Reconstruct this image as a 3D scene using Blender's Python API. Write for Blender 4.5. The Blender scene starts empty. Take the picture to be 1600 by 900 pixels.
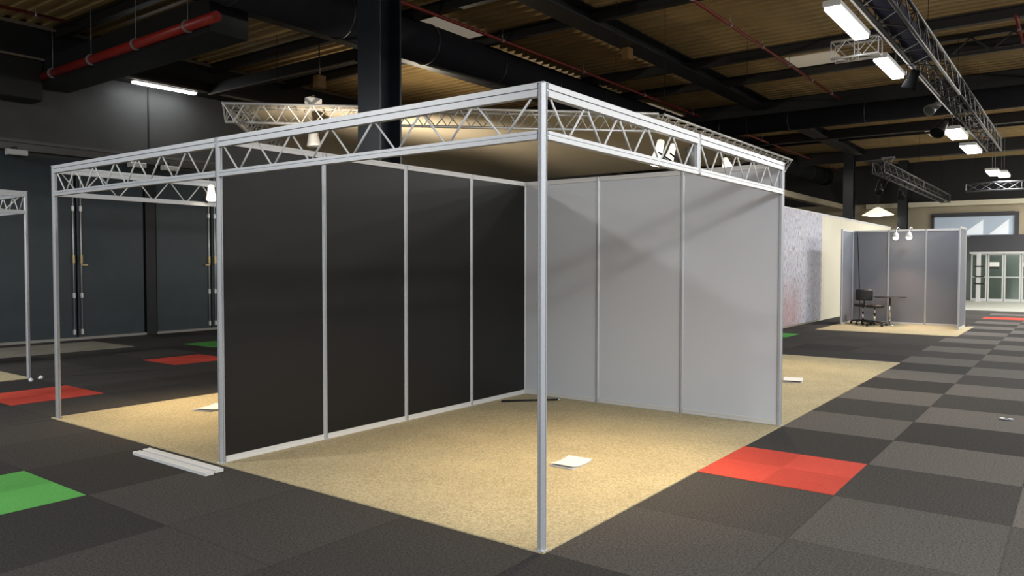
import bpy, math, random
from mathutils import Vector, Matrix
random.seed(7)
S = bpy.context.scene
COL = S.collection
PI = math.pi

# ------------------------------------------------------------------ materials
def new_mat(name):
    m = bpy.data.materials.new(name); m.use_nodes = True
    nt = m.node_tree
    b = nt.nodes['Principled BSDF']
    return m, nt, b

def mat(name, col, rough=.5, metal=0., emit=None, es=0., noise=0., nscale=30., bump=0., spec=.5, alpha=None):
    m, nt, b = new_mat(name)
    b.inputs['Base Color'].default_value = (*col, 1)
    b.inputs['Roughness'].default_value = rough
    b.inputs['Metallic'].default_value = metal
    b.inputs['Specular IOR Level'].default_value = spec
    if emit:
        b.inputs['Emission Color'].default_value = (*emit, 1)
        b.inputs['Emission Strength'].default_value = es
    if noise or bump:
        tc = nt.nodes.new('ShaderNodeTexCoord')
        n = nt.nodes.new('ShaderNodeTexNoise'); n.inputs['Scale'].default_value = nscale
        n.inputs['Detail'].default_value = 4
        nt.links.new(tc.outputs['Object'], n.inputs['Vector'])
        if noise:
            r = nt.nodes.new('ShaderNodeMapRange')
            r.inputs['From Min'].default_value = .3; r.inputs['From Max'].default_value = .7
            r.inputs['To Min'].default_value = 1 - noise; r.inputs['To Max'].default_value = 1 + noise
            nt.links.new(n.outputs['Fac'], r.inputs['Value'])
            mx = nt.nodes.new('ShaderNodeVectorMath'); mx.operation = 'SCALE'
            mx.inputs[0].default_value = col
            nt.links.new(r.outputs[0], mx.inputs['Scale'])
            nt.links.new(mx.outputs[0], b.inputs['Base Color'])
        if bump:
            bp = nt.nodes.new('ShaderNodeBump'); bp.inputs['Strength'].default_value = bump
            bp.inputs['Distance'].default_value = .004
            nt.links.new(n.outputs['Fac'], bp.inputs['Height'])
            nt.links.new(bp.outputs[0], b.inputs['Normal'])
    return m

M = {}
M['alu'] = mat('aluminium', (.56, .575, .595), .45, .5, noise=.04, nscale=60)
M['alu_bright'] = mat('truss aluminium', (.78, .77, .75), .38, .6)
M['alu_dull'] = mat('dull truss aluminium', (.10, .10, .105), .4, .7)
M['white_paint'] = mat('white painted steel rod', (.80, .80, .79), .45)
M['rail_white'] = mat('white rail', (.68, .675, .66), .5)
M['black_panel'] = mat('black laminate panel', (.0085, .0078, .0074), .5, noise=.06, nscale=3, spec=.4)
M['white_panel'] = mat('white laminate panel', (.62, .645, .685), .55, noise=.012, nscale=2, spec=.3)
M['grey_panel'] = mat('grey laminate panel', (.20, .21, .245), .6, noise=.03, nscale=2)
M['black'] = mat('black plastic', (.012, .012, .013), .5)
M['black_metal'] = mat('black painted metal', (.018, .018, .02), .4, .3)
M['dark_steel'] = mat('dark blue grey painted steel', (.014, .018, .026), .35, noise=.12, nscale=6)
M['beam'] = mat('anthracite painted roof beam', (.012, .012, .013), .5)
M['purlin'] = mat('brownish black purlin', (.016, .014, .012), .5)
M['flange'] = mat('pale flange edge', (.16, .135, .10), .55)
M['duct'] = mat('dark grey duct sheet', (.014, .015, .019), .85, 0., spec=.12, noise=.08, nscale=4)
M['red_pipe'] = mat('red sprinkler pipe paint', (.30, .018, .012), .4)
M['red_pipe_dark'] = mat('dark red sprinkler pipe paint', (.17, .014, .010), .45)
M['deck'] = mat('amber brown roof sheet', (.34, .235, .10), .5, noise=.18, nscale=1.2)
M['skylight'] = mat('cream rooflight with added glow', (.62, .54, .42), .6, emit=(1., .87, .66), es=.16)  # emission put into the panel colour so it reads brighter
M['door'] = mat('dark petrol grey folding wall', (.036, .051, .060), .45, noise=.08, nscale=3)
M['door_trim'] = mat('black wall strip', (.010, .010, .012), .5)
M['upper_wall'] = mat('charcoal upper wall', (.080, .080, .079), .6, noise=.10, nscale=1.5)
M['ledge'] = mat('grey ledge', (.13, .125, .12), .5)
M['kick'] = mat('pale floor strip', (.35, .33, .30), .6)
M['chrome'] = mat('chrome', (.75, .75, .72), .2, 1.)
M['brass'] = mat('brass', (.55, .42, .2), .3, .9)
M['paper'] = mat('white paper', (.85, .84, .82), .6)
M['canopy'] = mat('cream stretched canopy', (.72, .63, .48), .8, noise=.04, nscale=.8)
M['cream'] = mat('cream partition', (.78, .73, .57), .7, noise=.03, nscale=1)
M['far_wall'] = mat('tan far wall', (.40, .35, .25), .7, noise=.1, nscale=1)
M['fascia'] = mat('slate grey fascia', (.055, .055, .065), .5)
M['white_frame'] = mat('white door frame', (.62, .63, .63), .5)
M['shade_blue'] = mat('pale blue backdrop with added glow', (.42, .50, .60), .6, emit=(.62, .74, .88), es=.14)  # backdrop colour glows to stand for light in the opening
M['glowing_sail'] = mat('white sail with added glow', (.6, .62, .64), .5, emit=(.85, .93, 1.), es=.45)  # glow put into the white sails so they look lit
M['lobby'] = mat('pale grey green lobby wall', (.34, .37, .34), .7)
M['landing'] = mat('pale stone landing', (.42, .43, .38), .6, noise=.08, nscale=5)
M['lamp_body'] = mat('grey lamp body', (.32, .33, .34), .45, .3)
M['lamp_white'] = mat('white lamp body', (.72, .72, .70), .5)
M['tube'] = mat('lit tube diffuser', (.9, .9, .9), .5, emit=(.95, .98, 1.), es=14)
M['frosted'] = mat('glowing frosted lamp glass', (.9, .88, .8), .4, emit=(1., .90, .70), es=1.1)
M['halogen'] = mat('lit halogen lens', (.9, .85, .7), .4, emit=(1., .84, .58), es=26)
M['cool_lens'] = mat('lit spotlight lens', (.9, .9, .8), .4, emit=(1., .95, .84), es=14)
M['tray'] = mat('navy cable tray', (.008, .008, .028), .7, spec=.15)
M['matte_black'] = mat('matte black steel', (.004, .004, .004), .95, spec=.05)
M['cable'] = mat('black rubber cable', (.01, .01, .01), .6)
M['hook'] = mat('orange brown hoist box', (.20, .10, .02), .5)
M['rose'] = mat('red gel filter', (.28, .03, .03), .4)
g, nt, b = new_mat('door glass')
b.inputs['Base Color'].default_value = (.70, .78, .76, 1); b.inputs['Roughness'].default_value = .05
b.inputs['Transmission Weight'].default_value = 1.; b.inputs['IOR'].default_value = 1.1
M['glass'] = g

def carpet(name, c1, c2, scale=72, quarters=0.):
    m, nt, b = new_mat(name)
    N = nt.nodes.new; L = nt.links.new
    tc = N('ShaderNodeTexCoord')
    n = N('ShaderNodeTexNoise'); n.inputs['Scale'].default_value = scale; n.inputs['Detail'].default_value = 6; n.inputs['Roughness'].default_value = .8
    n2 = N('ShaderNodeTexNoise'); n2.inputs['Scale'].default_value = 1.6; n2.inputs['Detail'].default_value = 3
    for q in (n, n2): L(tc.outputs['Object'], q.inputs['Vector'])
    r = N('ShaderNodeValToRGB')
    r.color_ramp.elements[0].position = .36; r.color_ramp.elements[0].color = (*c1, 1)
    r.color_ramp.elements[1].position = .64; r.color_ramp.elements[1].color = (*c2, 1)
    L(n.outputs['Fac'], r.inputs['Fac'])
    mr = N('ShaderNodeMapRange'); mr.inputs['From Min'].default_value = .3; mr.inputs['From Max'].default_value = .7
    mr.inputs['To Min'].default_value = .92; mr.inputs['To Max'].default_value = 1.08
    L(n2.outputs['Fac'], mr.inputs['Value'])
    sc = N('ShaderNodeVectorMath'); sc.operation = 'SCALE'
    L(r.outputs['Color'], sc.inputs[0]); L(mr.outputs[0], sc.inputs['Scale'])
    if quarters:   # half-metre squares with turned pile
        ck = N('ShaderNodeTexChecker'); ck.inputs['Scale'].default_value = 2.; ck.inputs['Color1'].default_value = (1, 1, 1, 1)
        q = 1 - quarters; ck.inputs['Color2'].default_value = (q, q, q, 1)
        mp = N('ShaderNodeMapping'); mp.inputs['Location'].default_value = (.0, .0, .1)
        L(tc.outputs['Object'], mp.inputs[0]); L(mp.outputs[0], ck.inputs['Vector'])
        mm = N('ShaderNodeVectorMath'); mm.operation = 'MULTIPLY'
        L(sc.outputs[0], mm.inputs[0]); L(ck.outputs['Color'], mm.inputs[1]); sc = mm
    L(sc.outputs[0], b.inputs['Base Color'])
    b.inputs['Roughness'].default_value = .95; b.inputs['Specular IOR Level'].default_value = .1
    bp = N('ShaderNodeBump'); bp.inputs['Strength'].default_value = .25; bp.inputs['Distance'].default_value = .004
    L(n.outputs['Fac'], bp.inputs['Height']); L(bp.outputs[0], b.inputs['Normal'])
    return m
M['sand_carpet'] = carpet('sand carpet', (.30, .25, .145), (.66, .565, .36))
M['beige_carpet'] = carpet('grey beige carpet', (.22, .205, .165), (.36, .335, .27))
M['red_tile'] = carpet('red carpet tile', (.50, .055, .035), (.66, .10, .07), 120, .13)
M['green_tile'] = carpet('green carpet tile', (.085, .32, .07), (.14, .45, .11), 120, .10)

def floor_material():
    m, nt, b = new_mat('chequered carpet tiles')
    N = nt.nodes.new; L = nt.links.new
    tc = N('ShaderNodeTexCoord')
    sep = N('ShaderNodeSeparateXYZ'); L(tc.outputs['Object'], sep.inputs[0])
    fl = N('ShaderNodeVectorMath'); fl.operation = 'FLOOR'; 
    cb = N('ShaderNodeCombineXYZ'); L(sep.outputs[0], cb.inputs[0]); L(sep.outputs[1], cb.inputs[1]); cb.inputs[2].default_value = .5
    L(cb.outputs[0], fl.inputs[0])
    wn = N('ShaderNodeTexWhiteNoise'); wn.noise_dimensions = '3D'; L(fl.outputs[0], wn.inputs['Vector'])
    def math_(op, a, bb):
        q = N('ShaderNodeMath'); q.operation = op
        for i, x in enumerate((a, bb)):
            if x is None: continue
            if isinstance(x, (int, float)): q.inputs[i].default_value = x
            else: L(x, q.inputs[i])
        return q.outputs[0]
    fs = N('ShaderNodeSeparateXYZ'); L(fl.outputs[0], fs.inputs[0])
    par = math_('FLOORED_MODULO', math_('ADD', fs.outputs[0], fs.outputs[1]), 2.)   # 0 dark, 1 light
    aisle = math_('MULTIPLY', math_('LESS_THAN', sep.outputs[1], 0.), math_('GREATER_THAN', sep.outputs[0], 2.))
    near = math_('MULTIPLY', math_('LESS_THAN', sep.outputs[1], 0.), math_('GREATER_THAN', sep.outputs[0], 0.))
    # aisle: full chequer with a little variation; elsewhere: low-contrast mixture
    fa = math_('ADD', math_('MULTIPLY', par, .74), math_('MULTIPLY', wn.outputs['Value'], .20))
    fb = math_('ADD', math_('MULTIPLY', near, .22), math_('ADD', math_('MULTIPLY', par, .05), math_('MULTIPLY', wn.outputs['Value'], .26)))
    mixv = N('ShaderNodeMix'); mixv.data_type = 'FLOAT'
    L(aisle, mixv.inputs[0]); L(fb, mixv.inputs[2]); L(fa, mixv.inputs[3])
    col = N('ShaderNodeMix'); col.data_type = 'RGBA'
    L(mixv.outputs[0], col.inputs[0])
    col.inputs[6].default_value = (.036, .0335, .0315, 1)
    col.inputs[7].default_value = (.130, .118, .106, 1)
    n = N('ShaderNodeTexNoise'); n.inputs['Scale'].default_value = 72; n.inputs['Detail'].default_value = 6; n.inputs['Roughness'].default_value = .85
    L(tc.outputs['Object'], n.inputs['Vector'])
    mr = N('ShaderNodeMapRange'); mr.inputs['From Min'].default_value = .32; mr.inputs['From Max'].default_value = .68
    mr.inputs['To Min'].default_value = .25; mr.inputs['To Max'].default_value = 1.9
    L(n.outputs['Fac'], mr.inputs['Value'])
    # seams
    def seam(c):
        fr = math_('FRACT', c, None)
        d = math_('MINIMUM', fr, math_('SUBTRACT', 1., fr))
        return math_('GREATER_THAN', d, .006)
    s = math_('MULTIPLY', seam(sep.outputs[0]), seam(sep.outputs[1]))
    s = math_('ADD', math_('MULTIPLY', s, .2), .8)
    sc = N('ShaderNodeVectorMath'); sc.operation = 'SCALE'
    L(col.outputs[2], sc.inputs[0]); L(math_('MULTIPLY', mr.outputs[0], s), sc.inputs['Scale'])
    L(sc.outputs[0], b.inputs['Base Color'])
    b.inputs['Roughness'].default_value = .95; b.inputs['Specular IOR Level'].default_value = .12
    bp = N('ShaderNodeBump'); bp.inputs['Strength'].default_value = .2; bp.inputs['Distance'].default_value = .005
    L(n.outputs['Fac'], bp.inputs['Height']); L(bp.outputs[0], b.inputs['Normal'])
    return m
M['floor'] = floor_material()

def art_material():
    m, nt, b = new_mat('abstract streaked print')
    N = nt.nodes.new; L = nt.links.new
    tc = N('ShaderNodeTexCoord')
    mp = N('ShaderNodeMapping'); mp.inputs['Scale'].default_value = (7., 1., 3.4)
    L(tc.outputs['Object'], mp.inputs[0])
    n = N('ShaderNodeTexNoise'); n.inputs['Scale'].default_value = 2.2; n.inputs['Detail'].default_value = 9; n.inputs['Roughness'].default_value = .72
    L(mp.outputs[0], n.inputs['Vector'])
    r = N('ShaderNodeValToRGB'); e = r.color_ramp.elements
    e[0].position = .38; e[0].color = (.17, .165, .18, 1)
    e[1].position = .60; e[1].color = (.66, .65, .69, 1)
    q = r.color_ramp.elements.new(.45); q.color = (.48, .47, .54, 1)
    L(n.outputs['Fac'], r.inputs['Fac'])
    # rosy patch low on the near end of the print
    sep = N('ShaderNodeSeparateXYZ'); L(tc.outputs['Object'], sep.inputs[0])
    g1 = N('ShaderNodeMapRange'); g1.inputs['From Min'].default_value = 1.3; g1.inputs['From Max'].default_value = .5
    L(sep.outputs[2], g1.inputs['Value'])
    g2 = N('ShaderNodeMapRange'); g2.inputs['From Min'].default_value = .2; g2.inputs['From Max'].default_value = -.9
    L(sep.outputs[0], g2.inputs['Value'])
    mu = N('ShaderNodeMath'); mu.operation = 'MULTIPLY'; L(g1.outputs[0], mu.inputs[0]); L(g2.outputs[0], mu.inputs[1])
    m2 = N('ShaderNodeMath'); m2.operation = 'MULTIPLY'; L(mu.outputs[0], m2.inputs[0]); m2.inputs[1].default_value = .5
    mx = N('ShaderNodeMix'); mx.data_type = 'RGBA'; L(m2.outputs[0], mx.inputs[0])
    L(r.outputs['Color'], mx.inputs[6]); mx.inputs[7].default_value = (.42, .18, .17, 1)
    L(mx.outputs[2], b.inputs['Base Color'])
    b.inputs['Roughness'].default_value = .7
    return m
M['art'] = art_material()

# ------------------------------------------------------------------ mesh building
def frame(d, up=(0, 0, 1)):
    d = Vector(d).normalized(); up = Vector(up)
    if abs(d.dot(up)) > .98: up = Vector((1, 0, 0))
    s = d.cross(up).normalized(); u = s.cross(d).normalized()
    return d, s, u

class MB:
    def __init__(self): self.v = []; self.f = []; self.sm = []
    def add(self, vs, fs, smooth=False):
        o = len(self.v); self.v += [Vector(x) for x in vs]
        for f in fs: self.f.append([i + o for i in f]); self.sm.append(smooth)
        return self
    def box(self, a, b):
        (x0, y0, z0), (x1, y1, z1) = a, b
        x0, x1 = sorted((x0, x1)); y0, y1 = sorted((y0, y1)); z0, z1 = sorted((z0, z1))
        return self.add([(x0, y0, z0), (x1, y0, z0), (x1, y1, z0), (x0, y1, z0), (x0, y0, z1), (x1, y0, z1), (x1, y1, z1), (x0, y1, z1)],
                        [(3, 2, 1, 0), (4, 5, 6, 7), (0, 1, 5, 4), (1, 2, 6, 5), (2, 3, 7, 6), (3, 0, 4, 7)])
    def cbox(self, a, b, c=.004):
        """box with chamfered vertical and horizontal edges (octagonal section along the longest axis)"""
        d = [abs(b[i] - a[i]) for i in range(3)]; ax = d.index(max(d)); o = [i for i in range(3) if i != ax]
        lo = [min(a[i], b[i]) for i in range(3)]; hi = [max(a[i], b[i]) for i in range(3)]
        p0 = [(lo[o[0]] + hi[o[0]]) / 2, (lo[o[1]] + hi[o[1]]) / 2]
        hx, hy = d[o[0]] / 2, d[o[1]] / 2; c = min(c, hx * .6, hy * .6)
        poly = [(-hx + c, -hy), (hx - c, -hy), (hx, -hy + c), (hx, hy - c), (hx - c, hy), (-hx + c, hy), (-hx, hy - c), (-hx, -hy + c)]
        vs = []
        for e in (lo[ax], hi[ax]):
            for (u, w) in poly:
                q = [0, 0, 0]; q[ax] = e; q[o[0]] = p0[0] + u; q[o[1]] = p0[1] + w; vs.append(q)
        n = 8; flip = ax == 1
        fs = [tuple(range(n))[::-1], tuple(range(n, 2 * n))] + [(i, (i + 1) % n, n + (i + 1) % n, n + i) for i in range(n)]
        if flip: fs = [f[::-1] for f in fs]
        return self.add(vs, fs)
    def prism(self, poly, p, q, up=(0, 0, 1)):
        p = Vector(p); q = Vector(q); d, s, u = frame(q - p, up); n = len(poly)
        vs = [p + s * a + u * c for a, c in poly] + [q + s * a + u * c for a, c in poly]
        return self.add(vs, [tuple(range(n))[::-1], tuple(range(n, 2 * n))] + [(i, (i + 1) % n, n + (i + 1) % n, n + i) for i in range(n)])
    def bar(self, p, q, w, h, up=(0, 0, 1)):
        return self.prism([(-w / 2, -h / 2), (w / 2, -h / 2), (w / 2, h / 2), (-w / 2, h / 2)], p, q, up)
    def tube(self, p, q, r, n=8, r2=None, caps=True):
        p = Vector(p); q = Vector(q); d, s, u = frame(q - p); r2 = r if r2 is None else r2
        ring = lambda c, rr: [c + s * (math.cos(2 * PI * i / n) * rr) + u * (math.sin(2 * PI * i / n) * rr) for i in range(n)]
        o = len(self.v)
        self.add(ring(p, r) + ring(q, r2), [(i, (i + 1) % n, n + (i + 1) % n, n + i) for i in range(n)], True)
        if caps:
            self.f.append([o + i for i in range(n)][::-1]); self.sm.append(False)
            self.f.append([o + n + i for i in range(n)]); self.sm.append(False)
        return self
    def path(self, pts, r, n=8):
        for a, c in zip(pts, pts[1:]): self.tube(a, c, r, n)
        return self
    def lathe(self, prof, c=(0, 0, 0), axis=(0, 0, 1), n=20):
        c = Vector(c); d, s, u = frame(axis); vs = []; fs = []
        for (r, h) in prof:
            vs += [c + d * h + s * (math.cos(2 * PI * i / n) * r) + u * (math.sin(2 * PI * i / n) * r) for i in range(n)]
        for k in range(len(prof) - 1):
            fs += [(k * n + i, k * n + (i + 1) % n, (k + 1) * n + (i + 1) % n, (k + 1) * n + i) for i in range(n)]
        o = len(self.v); self.add(vs, fs, True)
        self.f.append([o + i for i in range(n)][::-1]); self.sm.append(False)
        e = (len(prof) - 1) * n
        self.f.append([o + e + i for i in range(n)]); self.sm.append(False)
        return self
    def build(self, name, m, parent=None, origin=None):
        if origin is None:
            if parent is not None: origin = parent['_o'] if '_o' in parent else (0, 0, 0)
            else:
                xs = [v.x for v in self.v]; ys = [v.y for v in self.v]; zs = [v.z for v in self.v]
                origin = ((min(xs) + max(xs)) / 2, (min(ys) + max(ys)) / 2, min(zs))
        origin = Vector(origin)
        me = bpy.data.meshes.new(name)
        me.from_pydata([tuple(v - origin) for v in self.v], [], self.f)
        me.polygons.foreach_set('use_smooth', self.sm)
        me.materials.append(m); me.update()
        import bmesh
        bm = bmesh.new(); bm.from_mesh(me); bmesh.ops.recalc_face_normals(bm, faces=bm.faces); bm.to_mesh(me); bm.free()
        o = bpy.data.objects.new(name, me); COL.objects.link(o)
        WO[o.name] = origin
        if parent is not None:
            o.parent = parent; o.location = origin - WO[parent.name]
        else: o.location = origin
        return o
WO = {}   # world origin of each object while building (all unrotated)

class Part(MB): pass

def build(mb, name, m, parent=None, label=None):
    o = mb.build(name, m, parent, origin=None if parent is None else WO[parent.name])
    if label: o['label'] = label
    return o
def empty(name, loc, parent=None):
    o = bpy.data.objects.new(name, None); COL.objects.link(o); o.empty_display_size = .1
    WO[o.name] = Vector(loc)
    if parent is not None: o.parent = parent; o.location = Vector(loc) - WO[parent.name]
    else: o.location = loc
    return o
def tag(o, label, cat=None, group=None, kind=None):
    o['label'] = label
    if cat: o['category'] = cat
    if group: o['group'] = group
    if kind: o['kind'] = kind
    return o
def thing(name, loc, label, cat, group=None, kind=None):
    return tag(empty(name, loc), label, cat, group, kind)
def struct(mb, name, m, parent=None, label=None):
    o = build(mb, name, m, parent, label)
    if parent is None: o['kind'] = 'structure'
    return o
def dup(root, loc, rotz=0, label=None):
    def rec(o, par):
        c = o.copy(); COL.objects.link(c)
        if par is not None: c.parent = par
        for ch in list(o.children): rec(ch, c)
        return c
    r = rec(root, None); r.location = loc; r.rotation_euler = (0, 0, rotz)
    if label: r['label'] = label
    return r

# ------------------------------------------------------------------ the hall
CEIL = 6.05
X0, X1, Y0, Y1 = -12., 34., -12., 14.
fm = MB().box((X0, Y0, -.1), (X1, Y1 + .3, 0))
f = fm.build('floor', M['floor'], None, origin=(0, 0, 0)); f['kind'] = 'structure'

# trapezoidal roof sheet, ribs along Y
pitch = .26; prof = []
x = X0
while x < X1 + .3:
    prof += [(x, CEIL), (x + .13, CEIL), (x + .16, CEIL - .055), (x + .25, CEIL - .055)]
    x += pitch
vs = []; n = len(prof)
for yy in (Y0, Y1 + .3):
    vs += [(a, yy, z) for a, z in prof]
vs += [(prof[0][0], Y0, CEIL + .08), (prof[-1][0], Y0, CEIL + .08), (prof[0][0], Y1 + .3, CEIL + .08), (prof[-1][0], Y1 + .3, CEIL + .08)]
fs = [(i, i + 1, n + i + 1, n + i) for i in range(n - 1)] + [(2 * n, 2 * n + 1, 2 * n + 3, 2 * n + 2)]
ceiling = MB().add(vs, fs).build('ceiling', M['deck'], None, origin=(0, 0, CEIL)); ceiling['kind'] = 'structure'
def ibeam(mb, p, q, w, h, tw=.02, tf=.025):
    """I-section hanging with its top flange through p-q"""
    P = [(-w/2, 0), (-w/2, -tf), (-tw/2, -tf), (-tw/2, -h+tf), (-w/2, -h+tf), (-w/2, -h), (w/2, -h), (w/2, -h+tf), (tw/2, -h+tf), (tw/2, -tf), (w/2, -tf), (w/2, 0)]
    return mb.prism(P, p, q)
zt = CEIL - .056
for xp in (-6.0, -3.0, .2, 3.2, 6.43, 8.4, 12.5, 14.5, 20.6, 25.6, 30.2):
    mb = MB(); ibeam(mb, (xp, -6, zt), (xp, Y1 - .05, zt), .12 if xp < 16 else .10, .20 if xp < 16 else .08)
    struct(mb, 'purlin', M['purlin'], ceiling)
# lattice joist at the right edge of the view
mb = MB(); yj0, yj1, xj = -6., .9, 13.8
mb.bar((xj, yj0, zt - .05), (xj, yj1, zt - .05), .09, .09); mb.bar((xj, yj0, zt - .40), (xj, yj1, zt - .40), .07, .06)
k = 0; y = yj0
while y < yj1 - .34:
    a, c = (zt - .09, zt - .38) if k % 2 == 0 else (zt - .38, zt - .09)
    mb.bar((xj, y, a), (xj, y + .345, c), .03, .03); y += .345; k += 1
struct(mb, 'lattice_joist', M['purlin'], ceiling)
# cream skylight panels set into the sheet
for (xa, xb, ya, yb) in ((6.55, 8.3, 7.0, 8.05), (13.5, 15.0, 1.95, 2.95), (19.4, 21.6, .7, 1.9), (24.6, 26.8, .85, 2.05), (16, 18.2, 7.4, 8.4)):
    mb = MB().box((xa, ya, CEIL - .075), (xb, yb, CEIL - .056)); struct(mb, 'skylight_panel', M['skylight'], ceiling, 'cream skylight panel')

def roof_beam(label, p, q, w, h, m='beam', edge=True):
    mb = MB(); ibeam(mb, p, q, w, h)
    o = struct(mb, 'roof_beam', M[m]); o['label'] = label
    return o
roof_beam('wide black roof beam running above the front stand towards the end wall', (-4, 4.80, zt), (33.9, 4.80, zt), .44, .26)
roof_beam('black roof beam tucked behind the round air duct', (-4, 8.30, zt), (33.9, 8.30, zt), .26, .52)
def trim(n, a, b, m, label):
    o = struct(MB().box(a, b), 'trim_%d' % n, M[m]); o['label'] = label
def block(a, b, label, m='beam'):
    o = struct(MB().cbox(a, b, .01), 'roof_beam', M[m]); o['label'] = label
block((-6, 13.42, 5.36), (33.9, 13.95, 5.95), 'dark roof beam close along the charcoal left wall')
trim(1, (-6, 13.39, 5.93), (33.9, 13.42, 5.99), 'flange', 'pale upper edge strip of the beam along the left wall')
block((-6, 13.44, 4.60), (2.96, 13.95, 5.34), 'black lower beam box above the charcoal wall at the left edge')
trim(2, (-6, 13.39, 5.34), (33.9, 13.42, 5.38), 'flange', 'pale lower edge strip of the beam along the left wall')
block((2.98, 7.9, 4.92), (3.62, 13.9, 5.42), 'deep black box beam under the red pipe at left')
block((6.36, 8.6, 5.30), (6.50, 13.4, 5.55), 'dark cross beam left of the tall steel column', 'purlin')
trim(7, (6.34, 8.6, 5.30), (6.36, 13.4, 5.33), 'flange', 'pale flange edge of the cross beam left of the column')
block((17.5, -8, 5.40), (17.85, 7.0, 5.98), 'deep black girder crossing the hall under the roof sheet')
block((23.4, -8, 5.70), (23.65, 9.0, 5.98), 'black cross girder behind the deep one, middle of the far roof')
block((28.6, -8, 5.55), (28.95, 9.0, 5.98), 'black cross girder nearest the end wall')
block((22, 6.3, 3.98), (33.9, 6.6, 4.2), 'tan beam running to the end wall above the cream partition', 'far_wall')

# left wall: folding doors below, ledge, charcoal wall above
mb = MB().box((X0, Y1 + .12, 0), (X1, Y1 + .3, CEIL)); wl = mb.build('wall_left', M['upper_wall'], None, origin=(0, Y1 + .12, 0)); wl['kind'] = 'structure'
mb = MB().box((X0, Y1, 3.90), (X1, Y1 + .12, CEIL - .1)); struct(mb, 'upper_panel', M['upper_wall'], wl)
mb = MB().box((X0, Y1 - .10, 3.84), (X1, Y1 + .12, 3.90)); struct(mb, 'ledge', M['ledge'], wl)
mb = MB().box((X0, Y1 - .04, 3.70), (X1, Y1 + .12, 3.84)); struct(mb, 'track', M['ledge'], wl)
for xs in (5.28, -.6):
    mb = MB().box((xs - .015, Y1 - .012, 3.90), (xs + .015, Y1, CEIL - .1)); struct(mb, 'panel_joint', M['door_trim'], wl)
mb = MB().box((X0, Y1 - .03, 0), (X1, Y1 + .06, .05)); o = struct(mb, 'baseboard_left', M['kick']); o['label'] = 'pale strip along the foot of the dark left wall'
edges = [(.95, 2.30, 'r'), (2.33, 3.745, 'r'), (3.775, 5.14, 'l'), (5.42, 6.725, 'r'), (6.755, 8.1, 'l'), (8.4, 9.8, 'r'), (9.83, 11.2, 'l'), (11.5, 14, 'r')]
for i, (xa, xb, s) in enumerate(edges):
    mb = MB().cbox((xa, Y1 + .0, .05), (xb, Y1 + .10, 3.62), .01)
    d = struct(mb, 'door_%d' % (i + 1), M['door'])
    d['label'] = ['dark folding door leaf at the far left edge', 'dark door leaf left of the first pair of bolt rods', 'dark door leaf between bolt rods and black strip',
                  'dark door leaf right of the black strip', 'dark door leaf past the second pair of bolt rods', 'dark door leaf behind the black wall', 'dark door leaf behind the booth', 'dark door leaf far behind the booth'][i]
    xr = xb - .06 if s == 'r' else xa + .06
    if i in (1, 2, 3, 4):
        r = MB(); r.tube((xr, Y1 - .03, .12), (xr, Y1 - .03, 3.52), .011)
        rod = struct(r, 'bolt_rod', M['alu_bright'], d)
        for z in (.16, .9, 2.65, 3.42):
            g = MB().cbox((xr - .022, Y1 - .05, z - .05), (xr + .022, Y1, z + .05)); struct(g, 'rod_guide', M['alu_bright'], d)
        g = MB().cbox((xr - .022, Y1 - .05, 1.55), (xr + .022, Y1, 1.72)); struct(g, 'lock_case', M['brass'], d)
        if i in (2, 3):
            g = MB().cbox((xr, Y1 - .07, 1.50), (xr + (.11 if i == 2 else -.11), Y1 - .045, 1.525)); struct(g, 'handle', M['brass'], d)
for xa, xb in ((5.17, 5.39), (8.13, 8.37), (11.23, 11.47)):
    mb = MB().cbox((xa, Y1 - .05, .0), (xb, Y1 + .1, 3.70), .01); o = struct(mb, 'trim_3', M['door_trim']); o['label'] = 'black vertical strip between two dark folding doors'
# end wall
mb = MB().box((X1, -8, 2.75), (X1 + .3, Y1 + .3, CEIL)).box((X1, 2.0, 0), (X1 + .3, Y1 + .3, 2.75)).box((X1, -8, 0), (X1 + .3, -3.2, 2.75))
we = mb.build('wall_end', M['far_wall'], None, origin=(X1, 0, 0)); we['kind'] = 'structure'
mb = MB().box((X1 - .12, -3.2, 2.04), (X1 + .02, 1.55, 2.76)); o = struct(mb, 'trim_4', M['fascia']); o['label'] = 'slate grey fascia over the glazed entrance'
mb = MB().box((X1 - .16, -3.2, 1.98), (X1 - .02, 1.55, 2.06)); o = struct(mb, 'trim_5', M['white_frame']); o['label'] = 'white lintel strip above the glazed doors'
mb = MB().box((X1 - .22, -3.2, 4.02), (X1, 5.6, 4.22)); o = struct(mb, 'trim_6', M['cream']); o['label'] = 'pale beam high across the end wall'
# upper window with pale shapes behind
w = struct(MB().box((X1 - .10, -.15, 2.76), (X1 - .02, 0.0, 3.7)).box((X1 - .10, 0, 3.55), (X1 - .02, 3.0, 3.72)).box((X1 - .10, 2.9, 2.76), (X1 - .02, 3.0, 3.6)), 'window_1', M['fascia'])
w['label'] = 'dark framed upper opening above the fascia'
struct(MB().box((X1 - .04, 0, 2.76), (X1 - .01, 2.9, 3.55)), 'backdrop_panel', M['shade_blue'], w, 'pale blue backdrop panel with added glow')
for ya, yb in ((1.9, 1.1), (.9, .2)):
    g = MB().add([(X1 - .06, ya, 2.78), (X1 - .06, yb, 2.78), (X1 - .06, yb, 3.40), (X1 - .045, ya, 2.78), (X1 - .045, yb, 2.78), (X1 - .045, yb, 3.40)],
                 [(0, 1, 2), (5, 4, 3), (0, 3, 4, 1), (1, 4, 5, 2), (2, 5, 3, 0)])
    struct(g, 'glowing_sail', M['glowing_sail'], w, 'white three-cornered sail with added glow')
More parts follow.
